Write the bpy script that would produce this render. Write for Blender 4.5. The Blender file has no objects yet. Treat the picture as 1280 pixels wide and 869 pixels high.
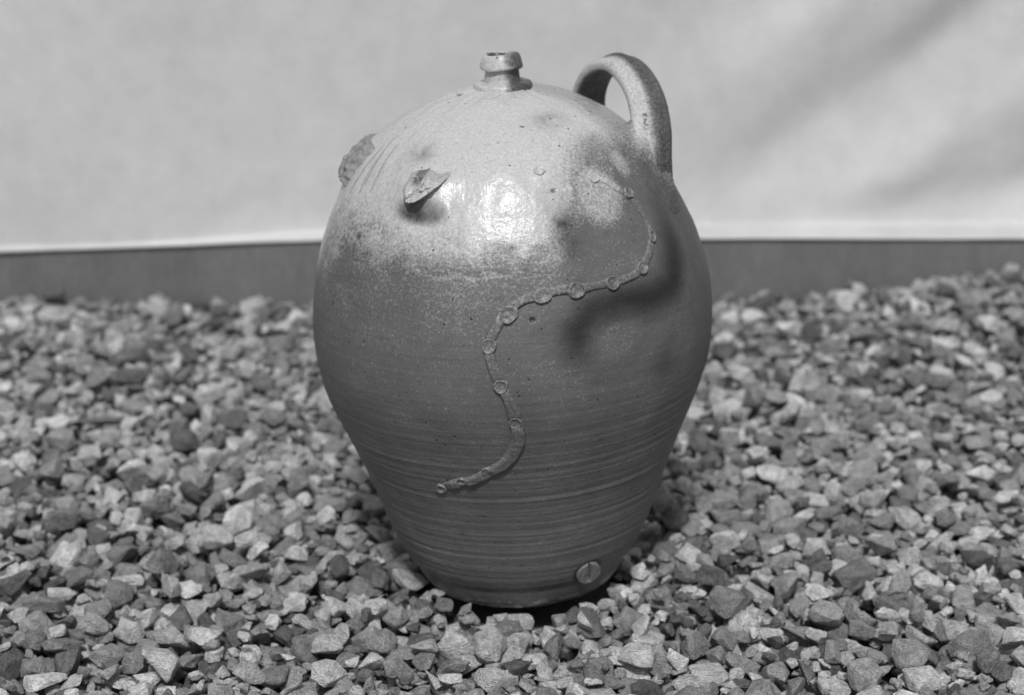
import bpy, bmesh, math, random
import numpy as np
from mathutils import Vector, Matrix
rng = np.random.default_rng(7); random.seed(7)
R = math.radians
sc = bpy.context.scene
C = sc.collection

# ------------------------------------------------------------------ camera
CAM_H, CAM_D, PITCH = 0.7198, 1.54766, 18.5
cd = bpy.data.cameras.new('camera'); cam = bpy.data.objects.new('camera', cd); C.objects.link(cam)
cam.location = (0, -CAM_D, CAM_H); cam.rotation_euler = (R(90 - PITCH), 0, 0)
cd.sensor_fit = 'HORIZONTAL'; cd.sensor_width = 36.0; cd.lens = 67.5
cd.clip_start = 0.05; cd.clip_end = 500
cd.dof.use_dof = True; cd.dof.focus_distance = 1.435; cd.dof.aperture_fstop = 5.2
sc.camera = cam

# ------------------------------------------------------------------ light
SUN_EL, SUN_AZ = 51.0, -3.0            # azimuth seen from the jug, measured from the camera's side, minus = left
w = bpy.data.worlds.new('World'); sc.world = w; w.use_nodes = True
nt = w.node_tree; nt.nodes.clear()
sky = nt.nodes.new('ShaderNodeTexSky'); sky.sky_type = 'NISHITA'; sky.sun_disc = False
sky.sun_elevation = R(SUN_EL); sky.sun_rotation = R(180 - SUN_AZ); sky.dust_density = 2.0
bw = nt.nodes.new('ShaderNodeRGBToBW'); bg = nt.nodes.new('ShaderNodeBackground'); ow = nt.nodes.new('ShaderNodeOutputWorld')
bg.inputs['Strength'].default_value = 0.065
nt.links.new(sky.outputs[0], bw.inputs[0]); nt.links.new(bw.outputs[0], bg.inputs['Color']); nt.links.new(bg.outputs[0], ow.inputs[0])
sd = bpy.data.lights.new('sun', 'SUN'); sun = bpy.data.objects.new('sun', sd); C.objects.link(sun)
sd.energy = 2.3; sd.angle = R(6.5); sd.color = (1, 1, 1)
ld = Vector((math.sin(R(SUN_AZ)) * math.cos(R(SUN_EL)), -math.cos(R(SUN_AZ)) * math.cos(R(SUN_EL)), math.sin(R(SUN_EL))))
sun.rotation_euler = ld.to_track_quat('Z', 'Y').to_euler(); sun.location = ld * 5
sc.view_settings.view_transform = 'Standard'; sc.view_settings.look = 'None'
sc.view_settings.exposure = 0.30; sc.view_settings.gamma = 1.0

# ------------------------------------------------------------------ helpers
def tag(o, label=None, cat=None, group=None, kind=None):
    for k, v in (('label', label), ('category', cat), ('group', group), ('kind', kind)):
        if v: o[k] = v
    return o

def mesh_obj(name, verts, faces, mat, parent=None, smooth=True, attrs=None, loops=None):
    me = bpy.data.meshes.new(name)
    verts = np.asarray(verts, dtype=np.float32)
    if loops is None:
        me.from_pydata(verts.tolist(), [], faces if isinstance(faces, list) else faces.tolist())
    else:
        nl = len(loops); nf = len(faces)
        me.vertices.add(len(verts)); me.vertices.foreach_set('co', verts.ravel())
        me.loops.add(nl); me.loops.foreach_set('vertex_index', np.asarray(loops, dtype=np.int32))
        me.polygons.add(nf); me.polygons.foreach_set('loop_start', np.asarray(faces, dtype=np.int32))
        me.update(calc_edges=True)
    for k, v in (attrs or {}).items():
        a = me.attributes.new(k, 'FLOAT', 'POINT'); a.data.foreach_set('value', np.asarray(v, dtype=np.float32).ravel())
    me.polygons.foreach_set('use_smooth', [smooth] * len(me.polygons))
    me.materials.append(mat); me.update()
    o = bpy.data.objects.new(name, me); C.objects.link(o)
    if parent: o.parent = parent
    return o

def grid_obj(name, P, mat, parent=None, wrap=False, attrs=None, flip=False):
    """P: (rows, cols, 3); wrap joins the last column to the first"""
    n, m = P.shape[:2]
    i = np.arange(n - 1)[:, None]; j = np.arange(m if wrap else m - 1)[None, :]
    j2 = (j + 1) % m
    q = np.stack([i * m + j, i * m + j2, (i + 1) * m + j2, (i + 1) * m + j], -1).reshape(-1, 4)
    if flip: q = q[:, ::-1]
    return mesh_obj(name, P.reshape(-1, 3), np.arange(len(q)) * 4, mat, parent, True, attrs, q.ravel())

_lat = {}
def lattice(seed, n=256):
    if seed not in _lat: _lat[seed] = np.random.default_rng(seed).random((n, n))
    return _lat[seed]
def vnoise(x, y, seed=0):
    L = lattice(seed); n = 256
    xi = np.floor(x).astype(int); yi = np.floor(y).astype(int); fx = x - xi; fy = y - yi
    fx = fx * fx * (3 - 2 * fx); fy = fy * fy * (3 - 2 * fy)
    g = lambda a, b: L[a % n, b % n]
    return (g(xi, yi) * (1 - fx) + g(xi + 1, yi) * fx) * (1 - fy) + (g(xi, yi + 1) * (1 - fx) + g(xi + 1, yi + 1) * fx) * fy
def fbm(x, y, seed=0, o=4):
    s = 0; a = 1; t = 0
    for k in range(o):
        s = s + a * vnoise(x * 2 ** k, y * 2 ** k, seed + k * 13); t += a; a *= .5
    return s / t
def sstep(a, b, x):
    t = np.clip((x - a) / (b - a), 0, 1); return t * t * (3 - 2 * t)
def pdist(U, V, pts):
    """distance from each (U,V) to a polyline, plus the position along it (0..1)"""
    best = np.full(U.shape, 1e9); par = np.zeros(U.shape); n = len(pts) - 1
    for k in range(n):
        ax, ay = pts[k][:2]; bx, by = pts[k + 1][:2]; dx, dy = bx - ax, by - ay
        t = np.clip(((U - ax) * dx + (V - ay) * dy) / (dx * dx + dy * dy + 1e-12), 0, 1)
        d = np.hypot(U - ax - t * dx, V - ay - t * dy); m = d < best
        best = np.where(m, d, best); par = np.where(m, (k + t) / n, par)
    return best, par

# ------------------------------------------------------------------ materials
def new_mat(name):
    m = bpy.data.materials.new(name); m.use_nodes = True; t = m.node_tree; t.nodes.clear()
    return m, t
class NB:
    def __init__(s, t): s.t = t
    def n(s, typ, **kw):
        nd = s.t.nodes.new(typ)
        for k, v in kw.items():
            if k == 'ins':
                for a, b in v.items():
                    if hasattr(b, 'is_output') : s.t.links.new(b, nd.inputs[a])
                    else: nd.inputs[a].default_value = b
            else: setattr(nd, k, v)
        return nd
    def m(s, op, a, b=0.0, c=0.0, clamp=False):
        return s.n('ShaderNodeMath', operation=op, use_clamp=clamp, ins={0: a, 1: b, 2: c}).outputs[0]
    def mr(s, v, a, b, c=0.0, d=1.0, smooth=False):
        return s.n('ShaderNodeMapRange', interpolation_type='SMOOTHSTEP' if smooth else 'LINEAR', ins={0: v, 1: a, 2: b, 3: c, 4: d}).outputs[0]
    def noise(s, vec, scale, detail=3, rough=.55):
        return s.n('ShaderNodeTexNoise', ins={'Vector': vec, 'Scale': scale, 'Detail': detail, 'Roughness': rough}).outputs[0]
    def mapping(s, vec, scale):
        return s.n('ShaderNodeMapping', ins={'Vector': vec, 'Scale': scale}).outputs[0]
    def attr(s, name, typ='GEOMETRY'):
        return s.n('ShaderNodeAttribute', attribute_name=name, attribute_type=typ).outputs['Fac']
    def mix(s, f, a, b):
        return s.n('ShaderNodeMix', data_type='FLOAT', ins={0: f, 2: a, 3: b}).outputs[0]
    def out(s, bsdf): s.t.links.new(bsdf.outputs[0], s.n('ShaderNodeOutputMaterial').inputs[0])

def stoneware(name, dark=.120, light=.50, base_rough=.5):
    m, t = new_mat(name); b = NB(t)
    co = b.n('ShaderNodeTexCoord').outputs['Object']
    ash_lit = b.attr('ash_lit'); flash_shade = b.attr('flash_shade'); pits_in = b.attr('pit')  # masks also carry light and shade painted on handle, lug and mouth
    fine = b.noise(co, 900, 2, .7); mid = b.noise(co, 420, 4, .7); big = b.noise(co, 22, 4, .6)
    streak = b.noise(b.mapping(co, (6, 6, 330)), 1.0, 4, .6)
    # ash glaze lies as a speckle that closes up where it is thick
    f = b.m('ADD', ash_lit, b.m('MULTIPLY', b.m('SUBTRACT', mid, .5), 1.25))
    f = b.m('ADD', f, b.m('MULTIPLY', b.m('SUBTRACT', fine, .5), .6))
    f = b.m('ADD', f, b.m('MULTIPLY', b.m('SUBTRACT', big, .5), .35))
    f = b.mr(f, .12, .88, 0, 1, False)
    zz = b.n('ShaderNodeSeparateXYZ', ins={0: co}).outputs[2]; low = b.mr(zz, .30, .14, .25, 1, True)
    streak = b.m('ADD', b.m('MULTIPLY', b.m('SUBTRACT', streak, .5), low), .5)
    dk = b.m('MULTIPLY', b.mr(streak, .3, .7, dark * .88, dark * 1.14), b.mr(fine, .25, .75, .78, 1.22))
    dk = b.m('MULTIPLY', dk, b.mr(big, .3, .7, .88, 1.12))
    lt = b.m('MULTIPLY', b.mr(mid, .3, .7, light * .86, light * 1.12), b.mr(fine, .25, .75, .86, 1.12))
    col = b.mix(f, dk, lt)
    col = b.m('MULTIPLY', col, b.mr(flash_shade, 0, 1, 1, .13))
    # iron specks
    v = b.n('ShaderNodeTexVoronoi', feature='F1', ins={'Vector': co, 'Scale': 150, 'Randomness': 1.0})
    vs = b.n('ShaderNodeSeparateColor', ins={0: v.outputs['Color']})
    sp = b.m('MULTIPLY', b.m('LESS_THAN', v.outputs['Distance'], b.m('MULTIPLY', vs.outputs[1], .17)), b.m('GREATER_THAN', vs.outputs[0], .62))
    pit = b.m('MAXIMUM', sp, pits_in)
    col = b.m('MULTIPLY', col, b.mr(pit, 0, 1, 1, .3))
    rgh = b.mix(f, base_rough, .22); rgh = b.m('ADD', rgh, b.mr(mid, .3, .7, -.06, .08))
    h = b.m('ADD', b.m('MULTIPLY', mid, .8), b.m('MULTIPLY', fine, .35)); h = b.m('ADD', h, b.m('MULTIPLY', f, .25))
    h = b.m('ADD', h, b.m('MULTIPLY', streak, .7)); h = b.m('ADD', h, b.m('MULTIPLY', b.noise(co, 190, 3, .6), 1.5)); h = b.m('SUBTRACT', h, pit)
    bu = b.n('ShaderNodeBump', ins={'Height': h, 'Strength': .5, 'Distance': .0005})
    p = b.n('ShaderNodeBsdfPrincipled', ins={'Base Color': b.n('ShaderNodeCombineColor', ins={0: col, 1: col, 2: col}).outputs[0], 'Roughness': rgh, 'Normal': bu.outputs[0], 'Specular IOR Level': .36, 'Coat Weight': b.m('MULTIPLY', f, .16), 'Coat Roughness': .12, 'Coat Normal': bu.outputs[0]})
    b.out(p); return m

def rough_grey(name, lo, hi, scale, rough=.9, bump=.5, dist=.001, fine=None, stretch=(1, 1, 1), spec=.3):
    m, t = new_mat(name); b = NB(t); co = b.mapping(b.n('ShaderNodeTexCoord').outputs['Object'], stretch)
    a = b.noise(co, scale, 5, .65); f = b.noise(co, fine or scale * 8, 3, .7)
    col = b.m('MULTIPLY', b.mr(a, .3, .7, lo, hi), b.mr(f, .25, .75, .85, 1.15))
    bu = b.n('ShaderNodeBump', ins={'Height': b.m('ADD', a, b.m('MULTIPLY', f, .5)), 'Strength': bump, 'Distance': dist})
    p = b.n('ShaderNodeBsdfPrincipled', ins={'Base Color': b.n('ShaderNodeCombineColor', ins={0: col, 1: col, 2: col}).outputs[0], 'Roughness': rough, 'Normal': bu.outputs[0], 'Specular IOR Level': spec})
    b.out(p); return m

def stone_mat(name, typ):
    m, t = new_mat(name); b = NB(t); co = b.n('ShaderNodeNewGeometry').outputs['Position']
    tone = b.attr('tone', typ)
    a = b.noise(co, 130, 5, .65); f = b.noise(co, 750, 4, .75); v = b.noise(b.mapping(co, (1, 1.6, 2.3)), 330, 3, .6)
    col = b.m('MULTIPLY', tone, b.m('MULTIPLY', b.mr(a, .32, .68, .68, 1.32), b.m('MULTIPLY', b.mr(f, .28, .72, .55, 1.42), b.mr(v, .3, .62, .78, 1.08))))
    h = b.m('ADD', b.m('MULTIPLY', v, 1.4), b.m('MULTIPLY', f, .45)); h = b.m('ADD', h, b.m('MULTIPLY', a, 1.4))
    bu = b.n('ShaderNodeBump', ins={'Height': h, 'Strength': 1.0, 'Distance': .0034})
    p = b.n('ShaderNodeBsdfPrincipled', ins={'Base Color': b.n('ShaderNodeCombineColor', ins={0: col, 1: col, 2: col}).outputs[0], 'Roughness': .82, 'Normal': bu.outputs[0], 'Specular IOR Level': .35})
    b.out(p); return m

M_jug = stoneware('salt_glazed_stoneware')
M_torn = rough_grey('torn_fired_clay', .18, .34, 180, .85, .8, .0012, fine=900)
M_bung = rough_grey('wooden_bung_end', .10, .20, 60, .8, .7, .0006, fine=700, stretch=(5, 5, 1))
M_stone = stone_mat('crushed_stone', 'OBJECT')
M_gravel = stone_mat('crushed_stone_bed', 'GEOMETRY')
M_dirt = rough_grey('dark_grit', .05, .10, 60, .95)
M_wall = rough_grey('stained_concrete', .12, .18, 7, .9, .4, .002, fine=160, stretch=(1, 1, .35))
M_wall.name = 'stained_concrete'

def sheet_mat():
    m, t = new_mat('white_cotton_sheet'); b = NB(t); co = b.n('ShaderNodeTexCoord').outputs['Object']
    a = b.noise(co, 3.0, 4, .55); f = b.noise(co, 420, 3, .6)
    col = b.m('MULTIPLY', b.m('MULTIPLY', b.mr(a, .3, .7, .51, .59), b.mr(b.noise(co, 28, 4, .65), .3, .7, .94, 1.06)), b.mr(f, .3, .7, .95, 1.05))
    bu = b.n('ShaderNodeBump', ins={'Height': f, 'Strength': .6, 'Distance': .001})
    p = b.n('ShaderNodeBsdfPrincipled', ins={'Base Color': b.n('ShaderNodeCombineColor', ins={0: col, 1: col, 2: col}).outputs[0], 'Roughness': .95, 'Normal': bu.outputs[0], 'Specular IOR Level': .1})
    b.out(p); return m
M_sheet = sheet_mat()

# ------------------------------------------------------------------ setting: bed of gravel, wall, sheet
Y_WALL = 0.815
def ground_rise(x, y):
    return .045 * sstep(.15, .75, x) * sstep(.2, .8, y) + .012 * (fbm(x * 3 + 9, y * 3 + 5, 3, 2) - .5)
gx = np.linspace(-6, 6, 80); gy = np.linspace(-6, Y_WALL + .1, 60)
GX, GY = np.meshgrid(gx, gy)
bed = grid_obj('gravel_bed', np.stack([GX, GY, ground_rise(GX, GY) * (np.abs(GX) < 2) - .034], -1), M_dirt, flip=False)
tag(bed, kind='structure')

def slab(name, xs, ys, zs, rough_, mat):
    """closed block with a lightly uneven front face"""
    nx, nz = len(xs), len(zs); XX, ZZ = np.meshgrid(xs, zs)
    f_ = np.stack([XX, ys[0] + rough_ * fbm(XX * 6, ZZ * 9, 5), ZZ], -1).reshape(-1, 3)
    b_ = np.stack([XX, XX * 0 + ys[1], ZZ], -1).reshape(-1, 3); o_ = nx * nz; q = []
    for i in range(nz - 1):
        for j in range(nx - 1):
            a = i * nx + j; q.append((a, a + 1, a + nx + 1, a + nx)); q.append((o_ + a + nx, o_ + a + nx + 1, o_ + a + 1, o_ + a))
    for j in range(nx - 1):
        a = (nz - 1) * nx + j; q.append((a, a + 1, a + 1 + o_, a + o_)); q.append((j + o_, j + 1 + o_, j + 1, j))
    for i in range(nz - 1):
        a = i * nx; q.append((a, a + nx, a + nx + o_, a + o_)); a += nx - 1; q.append((a + o_, a + nx + o_, a + nx, a))
    o = mesh_obj(name, np.vstack([f_, b_]), q, mat, smooth=False); return tag(o, kind='structure')
def edge_z(x): return .0755 - .0150 * sstep(-.12, -.70, x)
pl = slab('concrete_plinth', np.linspace(-2.6, 2.6, 120), (Y_WALL, Y_WALL + .12), np.linspace(-.06, .0735, 8), .003, M_wall)
co_ = np.array([v.co[:] for v in pl.data.vertices]); m_ = co_[:, 2] > .07; co_[m_, 2] = edge_z(co_[m_, 0]) - .0012
pl.data.vertices.foreach_set('co', co_.astype(np.float32).ravel())
wall = slab('wall', np.linspace(-2.6, 2.6, 60), (Y_WALL + .125, Y_WALL + .30), np.linspace(-.06, 2.3, 30), .004, M_wall)

# the sheet hangs in front of the wall, meets the top of the plinth and runs forward over it to its edge
nx = 420; xs = np.linspace(-1.7, 1.7, nx)
back = .0008 + .058 * sstep(-.50, -.02, xs) + .006 * sstep(.0, .5, xs)       # how far behind the plinth's edge it comes down
def folds(x, z):
    k = sstep(.02, .55, x); h = sstep(.0, .07, z - .08)
    dgn = (x - .22) * .62 - (z - .10) * .95
    y = .0125 * k * np.sin(dgn * 27 + 2.2 * fbm(x * 1.6, z * 1.6, 21, 1)) * (.5 + .5 * vnoise(x * 2.5, z * 2.5, 22))
    dg2 = (x - .30) * .85 - (z - .08) * .50
    y = y + .0013 * k * np.sin(dg2 * 60 + 3 * fbm(x * 1.5 + 4, z * 1.5, 24, 1)) + .0010 * k * np.sin(dgn * 71 + 3 * fbm(x * 2 + 4, z * 2, 25, 1))
    y = y + .0050 * (fbm(x * 3 + 2, z * 3, 27, 2) - .5) + .0007 * (fbm(x * 16 + 2, z * 16, 28, 3) - .5) * 2
    return y * (.25 + .75 * h)
rows = []
for t_ in np.linspace(0, 1, 16)[:-1]:                      # the part lying on the plinth, out to a slightly ragged hem
    yy = Y_WALL - .0035 - .002 * (fbm(xs * 9, xs * 0 + 2, 33, 3) - .5) + (back + .0022) * t_
    zz = edge_z(xs) + .0016 + .003 * t_ ** 5 + .0018 * (fbm(xs * 11, xs * 0 + t_ * 2, 34, 3)) * sstep(-.7, -.2, xs) - (.0015 + .0055 * vnoise(xs * 7, xs * 0 + 5, 35) * sstep(-.1, -.4, xs)) * (t_ == 0)
    rows.append(np.stack([xs, yy, zz], -1))
for t_ in np.linspace(0, 1, 150) ** 1.5:
    zz = edge_z(xs) + .0050 + (2.05 - .09) * t_
    yy = Y_WALL + back + folds(xs, zz)
    rows.append(np.stack([xs, yy, zz], -1))
sheet = grid_obj('backdrop_sheet', np.array(rows), M_sheet)
md = sheet.modifiers.new('thickness', 'SOLIDIFY'); md.thickness = .0012
tag(sheet, 'pale cloth sheet hung on the wall behind the jug, creased at the right', 'backdrop')

# ------------------------------------------------------------------ the jug: profile from foot to shoulder
TILT = 0.0512; JX = 0.01148
OFFZ = np.linspace(0, .45, 6); OFF = np.array([-0.00282, -0.00108, -8e-05, 0.00146, -0.00078, 0.00329])
RR = np.array([0.22061, 0.19709, 0.17565, 0.16287, 0.15847, 0.1598, 0.1648, 0.16991, 0.17537, 0.18242, 0.19092, 0.20195, 0.21325, 0.21965, 0.22353])
HT = .40806
def cubic(zc, rc, z):
    n = len(zc); h = np.diff(zc); A = np.zeros((n, n)); b = np.zeros(n); A[0, 0] = A[-1, -1] = 1
    for i in range(1, n - 1):
        A[i, i - 1] = h[i - 1]; A[i, i] = 2 * (h[i - 1] + h[i]); A[i, i + 1] = h[i]
        b[i] = 6 * ((rc[i + 1] - rc[i]) / h[i] - (rc[i] - rc[i - 1]) / h[i - 1])
    M = np.linalg.solve(A, b); j = np.clip(np.searchsorted(zc, z) - 1, 0, n - 2); t = z - zc[j]; hh = h[j]
    return rc[j] + t * ((rc[j + 1] - rc[j]) / hh - hh * (2 * M[j] + M[j + 1]) / 6) + M[j] / 2 * t * t + (M[j + 1] - M[j]) / (6 * hh) * t ** 3
_a = np.linspace(R(-68), R(84), 1200); _q = cubic(np.linspace(R(-68), R(84), 15), RR, _a)
PR, PZ = _q * np.cos(_a), .5 * HT + _q * np.sin(_a)
PS = np.r_[0, np.cumsum(np.hypot(np.diff(PR), np.diff(PZ)))]; SMAX = PS[-1]
_tr, _tz = np.gradient(PR, PS), np.gradient(PZ, PS)
def rings(th, s):
    """throwing ridges left by the potter's fingers, and the foot"""
    w_ = s + .0012 * np.sin(th + .6) + .0008 * np.sin(2 * th)
    amp = (.20 + .84 * sstep(.25, .13, s)) * sstep(.006, .05, s) * sstep(.44, .30, s)
    a = np.zeros_like(s)
    rr = np.random.default_rng(3)
    for per, am in ((.0127, .30), (.0093, .26), (.0071, .24), (.0053, .16), (.0037, .14), (.0026, .11), (.0195, .16)):
        a = a + am * np.sin(w_ / per * 2 * math.pi + rr.random() * 6.3 + 1.5 * vnoise(th * 1.6 + 50, w_ * 60, 40))
    a = a * (.6 + .8 * vnoise(th * 2 + 20, s * 45, 44))
    d = .00029 * amp * a
    d = d - .0012 * np.exp(-((s - .0225) / .0065) ** 2) + .0006 * sstep(.014, .004, s) + .0012 * sstep(.016, .0, s) * (fbm(th * 7 + 50, s * 120, 46, 3) - .5)
    return d
def disp(th, s):
    d = rings(th, s)
    U = np.degrees(th); U = (U + 180) % 360 - 180
    U = np.where(U > 150, U - 360, U)                     # degrees, front is -90
    S = s * 1000
    k = 2.6                                                # mm per degree at the belly
    d = d + .0016 * (fbm(th * 2.2 + 7, s * 16, 50, 2) - .5) * sstep(0, .1, s)
    d = d + .0005 * (fbm(th * 14 + 7, s * 95, 53, 3) - .5) + .0019 * (fbm(th * 6.5 + 17, s * 46, 56, 2) - .5) * sstep(.25, .36, s)
    lump = np.exp(-(((U + 128) / 26) ** 2 + ((S - 412) / 34) ** 2)) + .7 * np.exp(-(((U + 45) / 16) ** 2 + ((S - 418) / 24) ** 2))
    d = d + lump * (.0022 * (fbm(th * 9 + 31, s * 62, 57, 3) - .5) + .0007 * (fbm(th * 30 + 3, s * 120 + th * 20, 58, 3) - .5))
    d = d + .0030 * np.exp(-(((U + 4) / 14.0) ** 2 + ((S - 388) / 22.0) ** 2))
    # where the handle and the lugs were drawn out of the wall
    d = d + .0060 * np.exp(-(((U + 11) / 9.0) ** 2 + ((S - 398) / 17.0) ** 2))
    d = d + .0050 * np.exp(-(((U - 58) / 11) ** 2 + ((S - 400) / 20.0) ** 2))
    d = d + .0058 * np.exp(-(((U + 121) / 11.0) ** 2 + ((S - 398) / 19.0) ** 2))
    d = d - .0014 * np.exp(-(((U + 118) / 5.0) ** 2 + ((S - 372) / 8.0) ** 2))
    d = d + .0050 * np.exp(-(((U + 180) / 12.0) ** 2 + ((S - 402) / 24.0) ** 2))
    # pressed spot with a swollen rim on the right side
    q_ = np.hypot((U + 61) * 2.75, (S - 274.6)); d = d - .0009 * np.exp(-(q_ / 11) ** 2) + .0005 * np.exp(-((q_ - 18) / 7) ** 2)
    # shallow finger drags under the left lug
    for pts, dep in (([(-160.9, 424), (-161, 403), (-161, 380)], .0007), ([(-156.6, 426), (-155, 402), (-153.6, 384)], .0008), ([(-158, 437), (-154.4, 417), (-152.6, 392)], .0005), ([(-149, 430), (-147, 408), (-146, 388)], .0005)):
        dd, _ = pdist(U * 2, S, [(a * 2, b) for a, b in pts]); d = d - dep * np.exp(-(dd / 2.2) ** 2)
    # ridge bounding the smooth oval beside the strip
    dd, t_ = pdist(U * 2.2, S, [(a * 2.2, b) for a, b in ((-62, 412), (-64, 400), (-64, 385), (-62, 368), (-58, 355))])
    d = d + .0005 * np.exp(-(dd / 2.5) ** 2)
    # small nick below the strip, pit beside the neck, crack in front of the neck
    for cu, cs, ru, rs, dep in ((-84.1, 296.1, .9, 1.6, .0018), (-165.0, 500.5, 6, 2.4, .0016), (-71.2, 393.9, 1.2, 1.8, .0012), (-77.8, 457.5, 1.4, 1.5, .0010)):
        d = d - dep * np.exp(-(((U - cu) / ru) ** 2 + ((S - cs) / rs) ** 2))
    return d
def surf(th, s, off=0.0, displaced=True):
    """point on the jug (jug's own coordinates) pushed out by off metres, with the outward normal"""
    th = np.asarray(th, float); s = np.asarray(s, float)
    r = np.interp(s, PS, PR); z = np.interp(s, PS, PZ); tr = np.interp(s, PS, _tr); tz = np.interp(s, PS, _tz)
    n = np.stack([tz * np.cos(th), tz * np.sin(th), -tr], -1); n /= np.linalg.norm(n, axis=-1, keepdims=True)
    P = np.stack([r * np.cos(th) + np.interp(z, OFFZ, OFF), r * np.sin(th), z], -1)
    d = off + (disp(th, s) if displaced else 0)
    return P + n * np.asarray(d)[..., None], n

jug = bpy.data.objects.new('stoneware_jug', None); C.objects.link(jug)
jug.location = (JX, 0, 0); jug.rotation_euler = (0, -TILT, 0)
tag(jug, 'large ovoid salt glazed stoneware jug with strap handle standing on gravel', 'jug')

# ---- body
th = np.concatenate([np.linspace(-math.pi - .15, .15, 640, endpoint=False), np.linspace(.15, math.pi - .15, 190, endpoint=False)])
ss = np.linspace(0, SMAX, 560)
TH, SS = np.meshgrid(th, ss)
BP, _ = surf(TH, SS)
U = np.degrees(TH); S = SS * 1000
def stains_shade(U, S):
    n1 = fbm(U * .055 + 9, S * .03, 61, 3) - .5
    n2 = fbm(U * .25 + 9, S * .12, 65, 3) - .5
    line = np.interp(U, [-190, -168, -147, -131, -117, -107, -97, -86, -74, -66, -60, -45, -30, -10, 40, 100, 190], [322, 322, 328, 331, 337, 342, 342, 338, 340, 372, 390, 405, 412, 400, 380, 350, 322])
    ash_lit = sstep(-26, 40, S - line + n1 * 46 + n2 * 26)
    # thin veil of ash hanging below the line, fading down the belly
    ash_lit = np.maximum(ash_lit, .17 * sstep(-70, 0, S - line + n1 * 40) * sstep(-60, -80, U))
    ash_lit = ash_lit * (1 - .40 * sstep(-75, -55, U) * sstep(455, 405, S))
    # smooth oval
    q_ = np.hypot((U + 55) * 2.0 * .8, (S - 386) * .62); ash_lit = np.maximum(ash_lit, .62 * sstep(22, 9, q_))
    # speckled left shoulder
    ash_lit = ash_lit - .50 * np.exp(-(((U + 148) / 28) ** 2 + ((S - 352) / 22) ** 2)) * (.6 + 1.6 * (n2 + .25))
    ash_lit = ash_lit + .16 * sstep(445, 500, S)
    # pale fillet below the handle root and round pressed spot
    for cu, cs, ru, rs, a in ((-37, 406, 5, 14, .45), (-60.3, 272, 6, 14, .07), (-15, 408, 4, 8, .3), (-55, 432, 9, 6, .3)):
        ash_lit = np.maximum(ash_lit, a * 1.3 * np.exp(-((((U - cu) / ru) ** 2 + ((S - cs) / rs) ** 2)) ** 1.5))
    fl_shade = np.zeros_like(U)
    k = 2.6
    dd, t_ = pdist(U * k, S, [(a * k, b) for a, b in ((-66.5, 249), (-70.5, 257), (-72.6, 270), (-72, 285), (-67, 298), (-58, 301), (-48, 297), (-38, 300), (-33, 318), (-30, 345), (-28, 365))])
    fl_shade = np.maximum(fl_shade, (.92 - .5 * sstep(.78, 1, t_)) * (.18 + .82 * sstep(.02, .30, t_)) * sstep(19 + 12 * t_, 0, dd))
    q_ = np.hypot((U + 61) * k, S - 274.6); q_ = np.hypot((U + 60.3) * k, S - 272); fl_shade = fl_shade * sstep(10, 15.5, q_)
    fl_shade = np.maximum(fl_shade, .40 * np.exp(-((((U + 45) / 6) ** 2 + ((S - 240) / 14) ** 2))))
    fl_shade = np.maximum(fl_shade, .95 * np.exp(-((((U + 118.5) / 9.5) ** 2 + ((S - 379) / 10) ** 2)) ** 2.5) * (.95 + .9 * n2))  # dark patch painted in as the shadow under the front lug
    fl_shade = np.maximum(fl_shade, .75 * np.exp(-((((U + 71) / 5) ** 2 + ((S - 362) / 22) ** 2))) * (.7 + 1.8 * (n2 + .2)))
    fl_shade = np.maximum(fl_shade, .45 * np.exp(-((((U + 45) / 9) ** 2 + ((S - 424) / 12) ** 2))) * (.6 + 2.2 * (n2 + .2)))
    fl_shade = np.maximum(fl_shade, .30 * np.exp(-((((U + 60) / 12) ** 2 + ((S - 462) / 10) ** 2))) * (.6 + 2.2 * (n2 + .2)))
    fl_shade = np.maximum(fl_shade, .35 * np.exp(-((((U + 128) / 7) ** 2 + ((S - 428) / 10) ** 2))) * (.6 + 2.2 * (n2 + .2)))
    fl_shade = np.maximum(fl_shade, .38 * sstep(-40, -15, U) * sstep(60, 20, U) * sstep(120, 200, S))   # darker right flank
    q_ = np.hypot((U + 57.9) * 1.75, S - 39.0); fl_shade = np.maximum(fl_shade, .8 * sstep(15.5, 11.5, q_)); fl_shade = np.maximum(fl_shade, .30 * np.exp(-((S - 24) / 9) ** 2))                                        # darker ring round the bung, darker band in the foot groove
    for pts in ([(-160.9, 424), (-161, 403), (-161, 380)], [(-156.6, 426), (-155, 402), (-153.6, 384)], [(-158, 437), (-154.4, 417), (-152.6, 392)], [(-149, 430), (-147, 408), (-146, 388)]):
        dd, _ = pdist(U * 2, S, [(a * 2, b) for a, b in pts]); fl_shade = np.maximum(fl_shade, .42 * np.exp(-((dd + 2.5 * np.abs(n2) + 1.2 * np.abs(n1)) / 1.9) ** 2))
    n3 = sstep(.50, .66, fbm(U * 1.1 + 40, S * .42, 69, 3)); n4 = sstep(.46, .6, fbm(U * .35 + 10, S * .16, 70, 2))
    mk = np.exp(-(((U + 147) / 24) ** 2 + ((S - 352) / 20) ** 2)) + .8 * np.exp(-(((U + 71) / 6) ** 2 + ((S - 372) / 26) ** 2)) + .8 * np.exp(-(((U + 46) / 9) ** 2 + ((S - 424) / 12) ** 2)) + .5 * np.exp(-(((U + 64) / 16) ** 2 + ((S - 460) / 12) ** 2)) + .4 * np.exp(-(((U + 140) / 20) ** 2 + ((S - 412) / 22) ** 2))
    fl_shade = np.maximum(fl_shade, np.clip(.60 * mk, 0, .6) * n3 * (.35 + .65 * n4))
    # pale streaks along the throwing ridges, just under the shoulder
    band = np.exp(-(((U + 96) / 24) ** 2 + ((S - 332) / 9) ** 2)); ash_lit = np.maximum(ash_lit, band * .52 * sstep(.38, .68, fbm(U * .22 + 3, (S + 1.5 * n1) * .34, 79, 4)))
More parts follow.
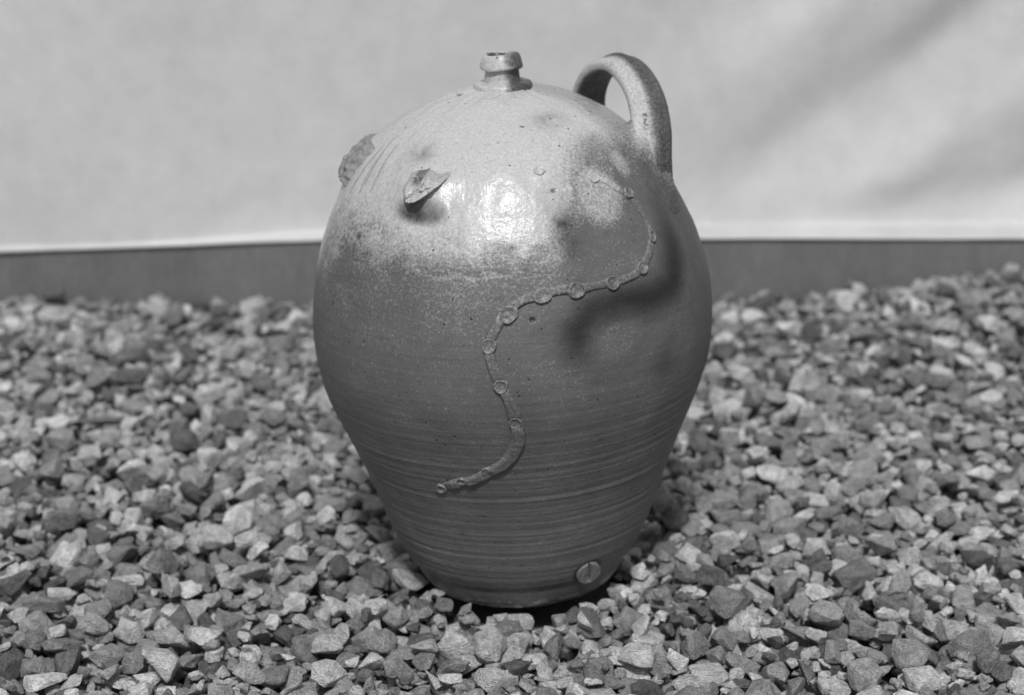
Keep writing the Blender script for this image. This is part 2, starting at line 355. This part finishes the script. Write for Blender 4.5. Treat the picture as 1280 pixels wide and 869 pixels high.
    ash_lit = np.maximum(ash_lit, .42 * sstep(15, 5, S) * sstep(.42, .62, fbm(U * .14 + 3, S * .18, 77, 3)))
    pit = np.zeros_like(U)
    for cu, cs, ru, rs in ((-84.1, 296.1, .9, 1.6), (-165.0, 500.5, 6, 2.2), (-71.2, 393.9, 1.2, 1.8), (-77.8, 457.5, 1.6, 1.3), (-143, 352, 1.5, 3)):
        pit = np.maximum(pit, np.exp(-((((U - cu) / ru) ** 2 + ((S - cs) / rs) ** 2)) ** 2))
    dd, _ = pdist(U * .5, S, [(-58.9, 499.2), (-51.3, 498.2), (-47.9, 502.6), (-44.5, 508)]); pit = np.maximum(pit, .45 * np.exp(-((dd + .5 * (fbm(U * .3, S * .6, 68, 2) - .5)) / .45) ** 2))
    return np.clip(ash_lit, 0, 1.1), np.clip(fl_shade, 0, 1), np.clip(pit, 0, 1)
ash_lit, fl_shade, pit = stains_shade(U, S)
body = grid_obj('body', BP, M_jug, jug, wrap=True, attrs={'ash_lit': ash_lit, 'flash_shade': fl_shade, 'pit': pit})
bb = bmesh.new(); bb.from_mesh(body.data)                  # close the foot and the top under the neck
for ring in ([e for e in bb.edges if e.is_boundary],):
    bmesh.ops.holes_fill(bb, edges=ring, sides=0)
bb.to_mesh(body.data); bb.free()

# ---- applied strip and pressed discs
STRIP = [(-52.7, 398.2, 4), (-48.2, 391.1, 4), (-45.6, 384.1, 4.5), (-42.3, 378.5, 5), (-40.5, 370.3, 5), (-40.0, 361.7, 5), (-39.3, 353.7, 5), (-39.4, 347.2, 4.5), (-40.6, 340.7, 4), (-43.3, 331.7, 5.5), (-48.6, 320.8, 5.5), (-53.8, 316.2, 5.5), (-59.7, 315.8, 5), (-65.5, 316.2, 5), (-70.9, 315.8, 6), (-75.7, 316.6, 6.5), (-80.5, 315.4, 6.5), (-85.5, 312.5, 6.5), (-90.1, 304.7, 6.5), (-93.6, 293.3, 6), (-95.7, 278.2, 6), (-95.2, 262.6, 6), (-93.1, 246.1, 6.5), (-91.0, 230.9, 7), (-89.5, 214.5, 7.5), (-89.0, 199.8, 8), (-90.3, 186.5, 8), (-93.8, 173.0, 8), (-99.0, 162.8, 7.5), (-104.1, 155.1, 6.5), (-109.2, 150.5, 6), (-116.1, 143.5, 5)]
DISC = [(-53.7, 399.1, 8.5, 7), (-42.1, 379.0, 7.5, 7), (-40.5, 341.1, 5, 8), (-48.6, 320.8, 7, 9), (-59.7, 315.4, 10, 8), (-71.0, 314.5, 11, 9), (-80.6, 313.7, 11.5, 8.5), (-90.2, 301.4, 12.5, 9), (-95.8, 277.8, 8, 10), (-93.1, 246.1, 8, 9), (-89.7, 214.5, 7.5, 8), (-99.1, 166.3, 6, 4.5), (-107.6, 153.7, 7, 4.5), (-115.6, 142.8, 8, 6), (-74.9, 412.0, 8, 6)]
PXM = .61                                                 # millimetres a photograph pixel covers at the jug's front
def r_at(s): return float(np.interp(s, PS, PR))
sp = np.array(STRIP); n0 = len(sp); tt = np.linspace(0, n0 - 1, 420)
c_th = cubic(np.arange(n0, dtype=float), sp[:, 0], tt); c_s = cubic(np.arange(n0, dtype=float), sp[:, 1], tt); c_w = np.interp(tt, np.arange(n0), sp[:, 2]) * PXM * 1.14
c_w = c_w * (.86 + .3 * vnoise(tt * 1.1, tt * 0, 71)) * (1 - .12 * sstep(14, 8, tt))
c_th = c_th + .25 * (vnoise(tt * .9, tt * 0 + 5, 72) - .5); c_s = c_s + .8 * (vnoise(tt * .9, tt * 0 + 9, 73) - .5)
prot = np.gradient(c_th) * np.pi / 180 * np.interp(c_s / 1000, PS, PR) * 1000; prs = np.gradient(c_s); ln = np.hypot(prot, prs); du, ds = -prs / ln, prot / ln
K = 17; e = np.linspace(-1, 1, K)
cs_ = c_s[:, None] + ds[:, None] * c_w[:, None] * e; cth_ = c_th[:, None] + np.degrees(du[:, None] * c_w[:, None] * e / 1000 / np.interp(c_s / 1000, PS, PR)[:, None])
end = sstep(0, .8, tt) * sstep(n0 - 1, n0 - 1.8, tt)
hgt = (np.clip(1 - np.abs(e) ** 4, 0, 1)[None] ** .8 * (2.15 + .25 * np.abs(e)[None]) * (.8 + .4 * vnoise(tt * 1.4, tt * 0 + 2, 74))[:, None]) * end[:, None] * (.72 + .5 * sstep(9, 16, tt))[:, None]
hgt = hgt + .25 * (fbm(tt[:, None] * 1.7 + e * 0, e[None] * 2 + 5, 76, 3) - .5) * end[:, None] - .35 * (np.abs(e)[None] > .98)
for dth, dsv, rx, ry in DISC[:-1]:                        # the strip is pressed flat where a disc sits
    q_ = np.hypot((c_th - dth) * 2.6, c_s - dsv); hgt = hgt * (1 - .85 * np.exp(-(q_ / (max(rx, ry) * .5)) ** 4))[:, None]
SP_, _ = surf(np.radians(cth_), cs_ / 1000, hgt / 1000)
a_, f_, _ = stains_shade(cth_, cs_)
grid_obj('clay_strip', SP_, M_jug, jug, attrs={'ash_lit': np.clip(a_ + .12, 0, .8), 'flash_shade': f_ * .6, 'pit': a_ * 0})
for k, (dth, dsv, rx, ry) in enumerate(DISC):
    # long axis of each disc follows the strip
    j = int(np.argmin((c_th - dth) ** 2 * 4 + (c_s - dsv) ** 2)); ang = math.atan2(prs[j], prot[j]) if k != 14 else 0.2
    big, small = max(rx, ry) * PXM * 1.12, min(rx, ry) * PXM * 1.22
    if k == 14: big, small = 4.8, 4.4
    small = max(small, big * .72)
    rho = np.linspace(0, 1, 13)[:, None]; ph = np.linspace(0, 2 * math.pi, 36, endpoint=False)[None]
    x_, y_ = rho * np.cos(ph) * big, rho * np.sin(ph) * small * (1 + .06 * np.sin(3 * ph + k))
    uu = x_ * math.cos(ang) - y_ * math.sin(ang); vv = x_ * math.sin(ang) + y_ * math.cos(ang)
    t2 = dth + np.degrees(uu / 1000 / r_at(dsv / 1000)); s2 = dsv + vv
    top = {0: 1.7, 14: 1.6, 11: 2.3, 12: 2.3, 13: 2.1}.get(k, 2.9)
    hh = top * np.where(rho < .8, .42 + .58 * (rho / .8) ** 2.4, np.sqrt(np.clip(1 - ((rho - .8) / .2) ** 2, 0, 1))) + 0 * ph
    hh = hh + .45 * np.exp(-(((rho * np.cos(ph) - .15) ** 2 + (rho * np.sin(ph) + .1) ** 2) / .05)) - .5 * (rho > .99)
    hh = hh + .15 * (vnoise(x_ * .8 + k * 9, y_ * .8, 78) - .5)
    P_, _ = surf(np.radians(t2), s2 / 1000, hh / 1000)
    a_, f_, _ = stains_shade(t2, s2)
    grid_obj('pressed_disc', P_, M_jug, jug, wrap=True, attrs={'ash_lit': np.clip(a_ + .16, 0, .8), 'flash_shade': f_ * .6, 'pit': a_ * 0}, flip=True)

# ---- torn lug stumps
def jframe(th0, s0):
    P, n = surf(np.radians(th0), s0 / 1000, displaced=False); P = np.asarray(P); n = np.asarray(n)
    t1 = np.array([-math.sin(R(th0)), math.cos(R(th0)), 0]); t2 = np.cross(n, t1); t2 = t2 if t2[2] > 0 else -t2
    return P, n, t1, t2
# front stump: height field over the wall, thrown outwards and a little down so its lip overhangs
gxs = np.linspace(-32, 38, 190); gys = np.linspace(-24, 36, 180)            # photograph-pixel sized cells
X_, Y_ = np.meshgrid(gxs, gys)
lipl = [(-27, -3, 1), (-20, -9, 6), (-13, -13, 11), (-5, -13, 13), (3, -9, 12), (12, 0, 9.5), (20, 9, 7), (27, 20, 5), (30, 31, 2.5)]
def ridge(pts, wd):
    d_, t_ = pdist(X_, Y_, pts); hh_ = np.interp(t_ * (len(pts) - 1), np.arange(len(pts)), [p[2] for p in pts]); return hh_ * np.exp(-(d_ / wd) ** 2)
ylip = np.interp(X_, [p[0] for p in lipl], [p[1] for p in lipl])
X_ = X_ + 3.0 * (fbm(X_ * .12 + 8, Y_ * .12 + 3, 87, 3) - .5); Y_ = Y_ + 3.0 * (fbm(X_ * .13 + 28, Y_ * .12 + 33, 88, 3) - .5)
H_ = ridge(lipl, 6.6)
H_ = np.maximum(H_, 12 * np.exp(-((((X_ + 16) / 12) ** 2 + ((Y_ + 3) / 12) ** 2)) ** 2))            # left lobe
H_ = np.maximum(H_, ridge([(0, 1, 11), (-1, 14, 10), (-2, 30, 6)], 3.4))                                 # standing crest
H_ = np.maximum(H_, ridge([(2, 0, 9.5), (14, 9, 8), (28, 28, 5)], 5.0))                                  # right blade
H_ = H_ * (1 - .50 * sstep(4, 26, Y_))
inner = sstep(-2, 3, Y_ - ylip) * sstep(34, 20, Y_ + np.abs(X_ + 2) * .35) * sstep(-30, -22, X_)
H_ = np.maximum(H_, 4.2 * inner)
H_ = H_ * .95; H_ = H_ * sstep(-4.2, .2, Y_ - ylip + 1.6)                                   # sheer drop under the lip
H_ = H_ * sstep(-31, -17, X_) * sstep(37, 27, X_) * sstep(35.5, 20, Y_)
H_ = H_ + sstep(1, 4, H_) * 2.8 * (fbm(X_ * .20 + 3, Y_ * .12, 81, 3) - .5) * 2
Tq = -119.3 + np.degrees(X_ * .67 / 1000 / r_at(.393)); Sq = 397.0 + Y_ * .64
base, nb = surf(np.radians(Tq), Sq / 1000)
dirv = np.array([-.24, -.95, .02]); dirv /= np.linalg.norm(dirv)
edge = np.minimum(np.minimum(X_ + 32, 38 - X_), np.minimum(Y_ + 24, 36 - Y_))
SB = base - nb * (.0008 + .0006 * sstep(3, 0, edge))[..., None] + dirv * (H_ * .001 * 1.0)[..., None]
grid_obj('broken_lug', SB, stoneware('glazed_lug', .20, .46, .5), jug, attrs={'ash_lit': .78 + .2 * sstep(4, 10, H_), 'flash_shade': .62 * sstep(-18, -12, X_) * sstep(1, -4, X_) * sstep(2, 8, Y_) * sstep(34, 26, Y_) + .2 * sstep(.5, 2, H_) * sstep(6, 3, H_), 'pit': H_ * 0}).select_set(False)  # hollow facet left of the crest darkened, shade painted into the colour
# left stump: a rough slab torn off flat, seen edge-on
gts = np.linspace(-212, -160, 120); gss = np.linspace(370, 432, 120)
T_, Q_ = np.meshgrid(gts, gss)
rr_ = np.maximum(np.abs(T_ + 181.5 + (Q_ - 400) * -.08) / 15.5, np.abs(Q_ - 401) / 19.5) + .10 * (fbm(T_ * .3, Q_ * .2, 85, 3) - .5)
H2 = 7.0 * sstep(1.06, .88, rr_) * (1 - .25 * sstep(395, 420, Q_)) + sstep(1.0, .85, rr_) * 3.4 * (fbm(T_ * .28, Q_ * .2, 86, 4) - .5) * 2
base, nb = surf(np.radians(T_), Q_ / 1000)
dn = nb + np.array([0, 0, -.10]); SB = base - nb * .0009 + dn * (H2 * .001)[..., None]
grid_obj('broken_lug', SB, M_torn, jug)

# ---- neck: collar, neck, rolled rim with an off-centre mouth
AX = float(np.interp(.44, OFFZ, OFF))
def lathe(name, prof, mat, n=72, wob=.0, sd_=0, hole=None, attrs=True):
    ph = np.linspace(0, 2 * math.pi, n, endpoint=False); P = []
    for (r_, z_, *cx) in prof:
        ox, oy = (cx[0], cx[1]) if cx else (0, 0)
        rr2 = r_ * (1 + wob * 2 * (vnoise(np.cos(ph) * 1.6 + 30 + sd_, np.sin(ph) * 1.6 + z_ * 90 + 30, 90) - .5))
        zz2 = z_ + wob * .012 * 2 * (vnoise(np.cos(ph) * 1.3 + 20, np.sin(ph) * 1.3 + 20 + sd_, 92) - .5)
        P.append(np.stack([AX + ox + rr2 * np.cos(ph), oy + rr2 * np.sin(ph), zz2], -1))
    P = np.array(P)
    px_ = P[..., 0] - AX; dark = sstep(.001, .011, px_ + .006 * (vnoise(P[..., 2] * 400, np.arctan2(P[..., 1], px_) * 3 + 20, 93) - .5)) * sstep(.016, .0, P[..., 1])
    return grid_obj(name, P, mat, jug, wrap=True, attrs={'ash_lit': .9 - .6 * dark, 'flash_shade': np.maximum(.70 * dark, (np.array([p[0] for p in prof]) < .0080)[:, None] * (name == 'rim') * .95), 'pit': dark * 0})  # mouth painted dark for the shade inside it; right side toned darker
lathe('collar', [(.0235, .4200), (.0242, .4240), (.0244, .4262), (.0240, .4280), (.0236, .4290), (.0230, .4300), (.0205, .4306), (.0165, .4306), (.0130, .4306)], M_jug, wob=.045)
lathe('neck', [(.0150, .4300), (.0146, .4325), (.0142, .4360), (.0140, .4395), (.0143, .4425), (.0130, .4427)], M_jug, wob=.03, sd_=5)
lathe('rim', [(.0130, .4416), (.0160, .4411), (.0171, .4417), (.0175, .4428), (.0172, .4442), (.0165, .4465), (.0155, .4495), (.0145, .4518), (.0134, .4530), (.0120, .4535), (.0092, .4530, -.0030, 0), (.0076, .4522, -.0036, 0), (.0070, .4505, -.0036, 0), (.0055, .4440, -.0036, 0), (.0050, .4300, -.0030, 0), (.0005, .4290, -.0030, 0)], M_jug, wob=.055, sd_=11)

# ---- strap handle
def jl(p):                                                # world point -> jug's own coordinates
    x, y, z = p[0] - JX, p[1], p[2]; c, s_ = math.cos(TILT), math.sin(TILT)
    return np.array([x * c + z * s_, y, -x * s_ + z * c])
def on_ray(px, py, y):
    """world point at depth y in line with photograph point (px, py): used once to lay out the handle's bend"""
    p_ = R(PITCH); d = np.array([0, math.cos(p_), -math.sin(p_)]) * 2400 + np.array([1, 0, 0]) * (px - 640) - np.array([0, math.sin(p_), math.cos(p_)]) * (py - 434.5)
    return np.array([0, -CAM_D, CAM_H]) + d * ((y + CAM_D) / d[1])
HPX = [(800, 266, -.050), (807, 243, -.047), (812, 220, -.043), (815, 196, -.039), (815, 173, -.031), (813, 148, -.018), (807, 122, -.002), (796, 99, .016), (780, 82.5, .038), (763, 80, .056), (748, 90, .073), (739, 107, .088), (735, 126, .098), (733, 150, .104), (730, 172, .104)]
hp_ = np.array([jl(on_ray(*q)) for q in HPX]); n0 = len(hp_); tt = np.linspace(0, n0 - 1, 180)
cen = np.stack([cubic(np.arange(n0, dtype=float), hp_[:, k], tt) for k in range(3)], -1)
tan = np.gradient(cen, axis=0); tan /= np.linalg.norm(tan, axis=1)[:, None]
wd_ = np.array([.86, .50, .0]); Wv = wd_ - (tan @ wd_)[:, None] * tan; Wv /= np.linalg.norm(Wv, axis=1)[:, None]
Nv = np.cross(Wv, tan); mid_ = cen.mean(0); sgn = np.sign(((cen - mid_) * Nv).sum(1).sum()); Nv = Nv * sgn
ph = np.linspace(0, 2 * math.pi, 48, endpoint=False)
hw = .0172 + .0070 * sstep(3.6, .8, tt) + .004 * sstep(11.5, 14, tt) - .0012 * sstep(4, 8, tt)
hn = .0072 + .0016 * sstep(3.0, 1.2, tt) - .003 * sstep(1, 0, tt)
co_, si_ = np.cos(ph), np.sin(ph)
cw = np.sign(co_) * np.abs(co_) ** .8; cn = np.sign(si_) * np.abs(si_) ** .75
ridge_ = .0018 * np.exp(-((cw - .18) / .16) ** 2) * (si_ > 0) - .0012 * np.exp(-((cw + .35) / .3) ** 2) * (si_ > 0)
HP = cen[:, None] + Wv[:, None] * (hw[:, None] * cw[None])[..., None] + Nv[:, None] * (hn[:, None] * cn[None] + ridge_[None])[..., None]
HP = HP + Nv[:, None] * (.0007 * (fbm(tt[:, None] * .9, ph[None] * 1.2 + 9, 95, 3) - .5) * 2)[..., None]
h_lit = sstep(-.02, -.30, cw)[None] * sstep(-.6, -.1, si_)[None] * np.ones((len(tt), 1))  # left face of the strap, painted paler as if lit
h_lit = h_lit * (.25 + .75 * sstep(.6, 2.6, tt))[:, None]
h_ash_lit = .24 + .62 * h_lit + .25 * (fbm(tt[:, None] * 1.4, ph[None] * 2, 97, 3) - .5)
h_shade = .60 * (1 - h_lit) * sstep(-.2, .2, si_)[None] + .5 * sstep(-.1, -.5, si_)[None] * np.ones((len(tt), 1))  # right face and underside painted darker as their shade
handle = grid_obj('handle', HP, M_jug, jug, wrap=True, attrs={'ash_lit': h_ash_lit, 'flash_shade': np.clip(h_shade, 0, 1), 'pit': h_ash_lit * 0})
bb = bmesh.new(); bb.from_mesh(handle.data); bmesh.ops.recalc_face_normals(bb, faces=bb.faces); bb.to_mesh(handle.data); bb.free()

# clay smeared out from the handle's lower end over the shoulder
gth = np.linspace(-52, 24, 150); gs_ = np.linspace(342, 448, 150)
TQ, SQ = np.meshgrid(gth, gs_); bp_, bn_ = surf(np.radians(TQ), SQ / 1000)
step_ = np.arange(0, .0205, .0010); best = np.zeros(TQ.shape); alive = np.ones(TQ.shape, bool)
for h0 in step_:
    ksm = .0190 * (1 - h0 / .0215) + 1e-5
    p_ = bp_ + bn_ * h0; dh = np.full(TQ.shape, 9.0)
    for c_i in range(6, 90, 3):
        q_ = p_ - cen[c_i]; qw, qn, qt = q_ @ Wv[c_i], q_ @ Nv[c_i], q_ @ tan[c_i]
        rn = hn[c_i] * .95 - .0006
        dd = np.sqrt(np.maximum(np.abs(qw) - (hw[c_i] - rn), 0) ** 2 + qn ** 2 + qt ** 2) - rn
        dh = np.minimum(dh, dd)
    hh_ = np.clip(.5 + .5 * (dh - h0) / ksm, 0, 1); f_s = dh * (1 - hh_) + h0 * hh_ - ksm * hh_ * (1 - hh_)
    alive &= f_s < 0; best = np.where(alive, h0 + .001, best)
for _ in range(3):
    b_ = np.pad(best, 1, mode='edge'); best = (b_[:-2, 1:-1] + b_[2:, 1:-1] + b_[1:-1, :-2] + b_[1:-1, 2:] + 4 * best) / 8
edge = np.minimum(np.minimum(TQ + 52, 24 - TQ) / 3, np.minimum(SQ - 342, 448 - SQ) / 5)
best = best - .0013 + .0006 * (fbm(TQ * .12, SQ * .1, 96, 3) - .5) * sstep(0, .004, best); best = np.where(edge < 1, np.minimum(best, -.0008), best)
fa, ff, fp = stains_shade(TQ, SQ); kf = sstep(.001, .012, best); lf = sstep(-10, -20, TQ)  # root's left painted paler as lit, its right darker as shade
grid_obj('handle_root', bp_ + bn_ * best[..., None], M_jug, jug, attrs={'ash_lit': fa * (1 - kf) + kf * (.22 + .62 * lf), 'flash_shade': ff * (1 - kf) + kf * .5 * (1 - lf), 'pit': fp})

# ---- bung plugging the tap hole near the foot
P0, n_, t1, t2 = jframe(-57.9, 39.0)
rho = np.linspace(0, 1, 26)[:, None]; ph = np.linspace(0, 2 * math.pi, 72, endpoint=False)[None]
rb = .0112; n_ = n_ + np.array([math.cos(R(-85)), math.sin(R(-85)), .1]) * .45; n_ /= np.linalg.norm(n_); t1 = t1 - n_ * (t1 @ n_); t1 /= np.linalg.norm(t1); t2 = np.cross(n_, t1); t2 = t2 if t2[2] > 0 else -t2
x_ = rho * np.cos(ph) * (1 + .03 * np.sin(3 * ph + 1)); y_ = rho * np.sin(ph) * (1 + .02 * np.cos(2 * ph))
h_ = .0038 * np.where(rho < .9, 1, np.sqrt(np.clip(1 - ((rho - .9) / .1) ** 2, 0, 1))) + 0 * ph - .009 * (rho > .99)
sl = x_ - .04 + .13 * y_
h_ = h_ - .0055 * np.exp(-(sl / .08) ** 4) * sstep(.98, .75, np.abs(y_ - .05)) - .0012 * np.exp(-((sl + .23) / .05) ** 2) * sstep(.0, -.3, y_) * sstep(-.85, -.6, y_)
h_ = h_ + .0007 * (fbm(x_ * 5 + 5, y_ * 1.4, 99, 4) - .5)
BPn = P0 + n_ * .0004 + t1 * (x_ * rb)[..., None] + t2 * (y_ * rb)[..., None] + n_ * h_[..., None]
grid_obj('bung', BPn, M_bung, jug, wrap=True, flip=True)

# ------------------------------------------------------------------ gravel
def stone_proto(seed, bevel):
    r_ = np.random.default_rng(seed); n = 15
    d = r_.normal(size=(n, 3)); d /= np.linalg.norm(d, axis=1)[:, None]
    d = np.sign(d) * np.abs(d) ** .72; d /= np.abs(d).max()
    d *= (.80 + .25 * r_.random((n, 1)))
    bm = bmesh.new()
    for p in d: bm.verts.new(p)
    h = bmesh.ops.convex_hull(bm, input=bm.verts)
    bmesh.ops.delete(bm, geom=[g for g in h['geom_interior'] if isinstance(g, bmesh.types.BMVert)], context='VERTS')
    bmesh.ops.dissolve_limit(bm, angle_limit=R(14), verts=bm.verts, edges=bm.edges)
    if bevel:
        bmesh.ops.bevel(bm, geom=list(bm.edges), offset=.07, segments=1, affect='EDGES', profile=.6)
        bmesh.ops.triangulate(bm, faces=bm.faces)
        long_ = [e for e in bm.edges if e.calc_length() > .55]
        bmesh.ops.subdivide_edges(bm, edges=long_, cuts=1)
        for v in bm.verts:
            q_ = math.sin(v.co.x * 5.1 + seed) * math.cos(v.co.y * 4.3 + seed * 2) * math.sin(v.co.z * 4.7 + 1)
            v.co *= 1 + .09 * q_
    bmesh.ops.triangulate(bm, faces=bm.faces)
    co = np.array([v.co[:] for v in bm.verts]); bm.verts.index_update()
    f = np.array([[v.index for v in fc.verts] for fc in bm.faces]); bm.free()
    co = co / np.abs(co).max(0)
    return co, f
NV = 26
PB = [stone_proto(100 + i, True) for i in range(NV)]; PL = [stone_proto(100 + i, False) for i in range(NV)]

cell = .004; X0, Y0 = -1.15, -.95; W_, H_n = int(2.3 / cell), int((Y_WALL - Y0) / cell)
cx_ = X0 + (np.arange(W_) + .5) * cell; cy_ = Y0 + (np.arange(H_n) + .5) * cell
gr_ = ground_rise(*np.meshgrid(cx_, cy_, indexing='ij')); hm = gr_ - .032
FOOT = (JX + OFF[0], 0.0, .0835)
def foot_r(x, y): return math.hypot(x - FOOT[0], y - FOOT[1])
stones = []
def try_place(x, y, a, b_, c_, yaw, q=84):
    rad = int(a / cell) + 1; ix = int((x - X0) / cell); iy = int((y - Y0) / cell)
    if ix - rad < 0 or iy - rad < 0 or ix + rad >= W_ or iy + rad >= H_n: return None
    sl_ = (slice(ix - rad, ix + rad + 1), slice(iy - rad, iy + rad + 1))
    dx = cx_[sl_[0]][:, None] - x; dy = cy_[sl_[1]][None] - y; cyw, syw = math.cos(yaw), math.sin(yaw)
    u_ = (dx * cyw + dy * syw) / a; v_ = (-dx * syw + dy * cyw) / b_; rh = u_ * u_ + v_ * v_; m = rh < 1
    if not m.any(): return None
    h = hm[sl_][m]; und = c_ * np.sqrt(1 - rh[m]) * .9
    k = h + und; z = np.partition(k, int(len(k) * q / 100) if len(k) > 3 else 0)[int(len(k) * q / 100) if len(k) > 3 else 0]
    return z, sl_, m, und
def commit(x, y, a, b_, c_, yaw, tone, r4, special=False):
    z, sl_, m, und = r4
    hm_s = hm[sl_]; hm_s[m] = np.maximum(hm_s[m], z + und)
    stones.append([x, y, z, a, b_, c_, yaw, tone, special])
prng = random.Random(11)
def tone_():
    t = prng.random()
    if t < .15: return prng.uniform(.66, .84)
    if t < .38: return prng.uniform(.50, .64)
    if t < .52: return prng.uniform(.13, .22)
    return prng.uniform(.24, .46)
def add_random(n, xa, xb, ya, yb, K=4, smin=.0045, smax=.0175):
    for _ in range(n):
        a = min(smax, max(smin, prng.lognormvariate(math.log(.0085), .42))); b_ = a * prng.uniform(.6, .95); c_ = a * prng.uniform(.38, .72); yaw = prng.uniform(0, math.pi)
        best = None
        for _k in range(K):
            x, y = prng.uniform(xa, xb), prng.uniform(ya, yb)
            if foot_r(x, y) < FOOT[2] + a * .60: continue
            r4 = try_place(x, y, a, b_, c_, yaw)
            if r4 is None: continue
            if y < .03 and foot_r(x, y) < FOOT[2] + .040 and r4[0] + c_ * .8 > .0035: continue
            sc_ = r4[0] - gr_[int((x - X0) / cell), int((y - Y0) / cell)]
            if best is None or sc_ < best[0]: best = (sc_, x, y, r4)
        if best: commit(best[1], best[2], a, b_, c_, yaw, tone_(), best[3])
add_random(14500, -.80, .80, -.36, Y_WALL, 4)
add_random(8000, -1.14, 1.14, -.94, Y_WALL, 3)
add_random(2600, -.80, .80, -.36, Y_WALL, 6, .0035, .0075)
SPECIAL = [(-.252, -.138, 15, 9, 6, .1, .72), (-.113, -.175, 12, 10, 7, .5, .74), (-.182, -.079, 11, 9, 7, .3, .66), (-.114, -.094, 13, 8, 6, .4, .68), (-.071, -.159, 12, 9, 6, -.2, .46),
           (-.007, -.130, 21, 10, 7, .75, .28), (.040, -.106, 10, 7, 10, 1.5, .36), (.064, -.092, 8, 6, 6, .2, .70), (.063, -.125, 11, 8, 6, -.9, .66), (.019, -.172, 12, 8, 6, .5, .62),
           (.260, -.063, 14, 9, 5, -.5, .74), (.277, .035, 13, 9, 6, -.1, .70), (.255, .052, 10, 8, 6, .4, .66), (.348, -.032, 10, 8, 7, .9, .68), (.408, -.053, 12, 8, 5, -.3, .46),
           (-.237, .031, 12, 9, 6, .5, .60), (-.402, .354, 14, 8, 8, .8, .68), (-.386, -.145, 12, 9, 8, .7, .25), (.502, .80, 17, 12, 10, 0, .62), (.151, .116, 11, 8, 9, 1.2, .30), (-.44, .36, 40, 7, 5, .02, .20)]
for (x, y, a, b_, c_, yaw, tn) in SPECIAL:
    a, b_, c_ = a / 1000, b_ / 1000, c_ / 1000
    if y > Y_WALL - .02: y = Y_WALL - .02
    r4 = try_place(x, y, a, b_, c_, yaw, 62)
    if r4:
        if foot_r(x, y) < .125: r4 = (min(r4[0], .003 - c_ * .2),) + r4[1:]
        commit(x, y, a, b_, c_, yaw, tn, r4, True)

ST = np.array([s_[:8] for s_ in stones]); spec = np.array([s_[8] for s_ in stones])
N = len(ST); tilt1 = rng.normal(0, .30, N); tilt2 = rng.normal(0, .30, N); tilt1[spec] *= .4; tilt2[spec] *= .4
def rotmats(yaw, t1_, t2_):
    c, s_ = np.cos(yaw), np.sin(yaw); Z = np.zeros_like(c); O = Z + 1
    Rz = np.stack([c, -s_, Z, s_, c, Z, Z, Z, O], -1).reshape(-1, 3, 3)
    c, s_ = np.cos(t1_), np.sin(t1_); Rx = np.stack([O, Z, Z, Z, c, -s_, Z, s_, c], -1).reshape(-1, 3, 3)
    c, s_ = np.cos(t2_), np.sin(t2_); Ry = np.stack([c, Z, s_, Z, O, Z, -s_, Z, c], -1).reshape(-1, 3, 3)
    return Rz @ Rx @ Ry
RM = rotmats(ST[:, 6], tilt1, tilt2)
var = rng.integers(0, NV, N)
# which stones lie open on the surface, seen large?
ix = np.clip(((ST[:, 0] - X0) / cell).astype(int), 1, W_ - 2); iy = np.clip(((ST[:, 1] - Y0) / cell).astype(int), 1, H_n - 2)
top = ST[:, 2] + ST[:, 5] * .9
openn = np.zeros(N)
for dx in (-1, 0, 1):
    for dy in (-1, 0, 1): openn += (hm[ix + dx, iy + dy] < top + .0012)
p_ = R(PITCH); dX = ST[:, 0]; dY = ST[:, 1] + CAM_D; dZ = ST[:, 2] - CAM_H
dep = dY * math.cos(p_) - dZ * math.sin(p_); ux = 640 + 2400 * dX / dep; uy = 434.5 - 2400 * (dY * math.sin(p_) + dZ * math.cos(p_)) / dep
vis = (ux > 5) & (ux < 1275) & (uy < 862) & (uy > 350) & (openn >= 6) & ~((np.hypot(dX - JX, 0) < .15) & (ST[:, 1] > .05))
score = np.where(vis, np.sqrt(ST[:, 3] * ST[:, 4]) / dep, 0) * 1.0 + np.where(spec & vis, 1, 0)
pick = np.argsort(-score)[:300]; single = np.zeros(N, bool); single[pick] = True; single &= score > 0
protos = []
for i in range(NV):
    me = bpy.data.meshes.new('stone'); me.from_pydata(PB[i][0].tolist(), [], PB[i][1].tolist()); me.materials.append(M_stone); protos.append(me)
for i in np.nonzero(single)[0]:
    o = bpy.data.objects.new('stone', protos[var[i]]); C.objects.link(o); o.parent = bed
    m = Matrix(RM[i].tolist()).to_4x4(); m = Matrix.Translation(Vector(ST[i, :3])) @ m @ Matrix.Diagonal((ST[i, 3], ST[i, 4], ST[i, 5], 1))
    o.matrix_world = m; o['tone'] = float(ST[i, 7])
V_, F_, T_a = [], [], []; off = 0
near = (ST[:, 1] < .12) & (ST[:, 1] > -.34) & (np.abs(ST[:, 0]) < .62)
for k in range(NV):
    for hi in (True, False):
        idx = np.nonzero((var == k) & (near == hi) & ~single & (np.abs(ST[:, 0]) < 1.2))[0]
        if not len(idx): continue
        co, f = (PB if hi else PL)[k]
        v = np.einsum('nij,nvj->nvi', RM[idx], co[None] * ST[idx, None, 3:6]) + ST[idx, None, :3]
        n_v = len(co); V_.append(v.reshape(-1, 3)); F_.append((f[None] + (off + np.arange(len(idx)) * n_v)[:, None, None]).reshape(-1, 3)); off += len(idx) * n_v
        T_a.append(np.repeat(ST[idx, 7], n_v))
V_ = np.vstack(V_); F_ = np.vstack(F_); T_a = np.concatenate(T_a)
grv = mesh_obj('gravel', V_, np.arange(len(F_)) * 3, M_gravel, bed, False, {'tone': T_a}, F_.ravel())
tag(grv, kind='stuff')
print('stones', N, 'tris', len(F_), 'mean top', hm.mean(), 'top near foot', [round(float(hm[int((FOOT[0] - X0) / cell), int((-.12 - Y0) / cell)]), 4)])
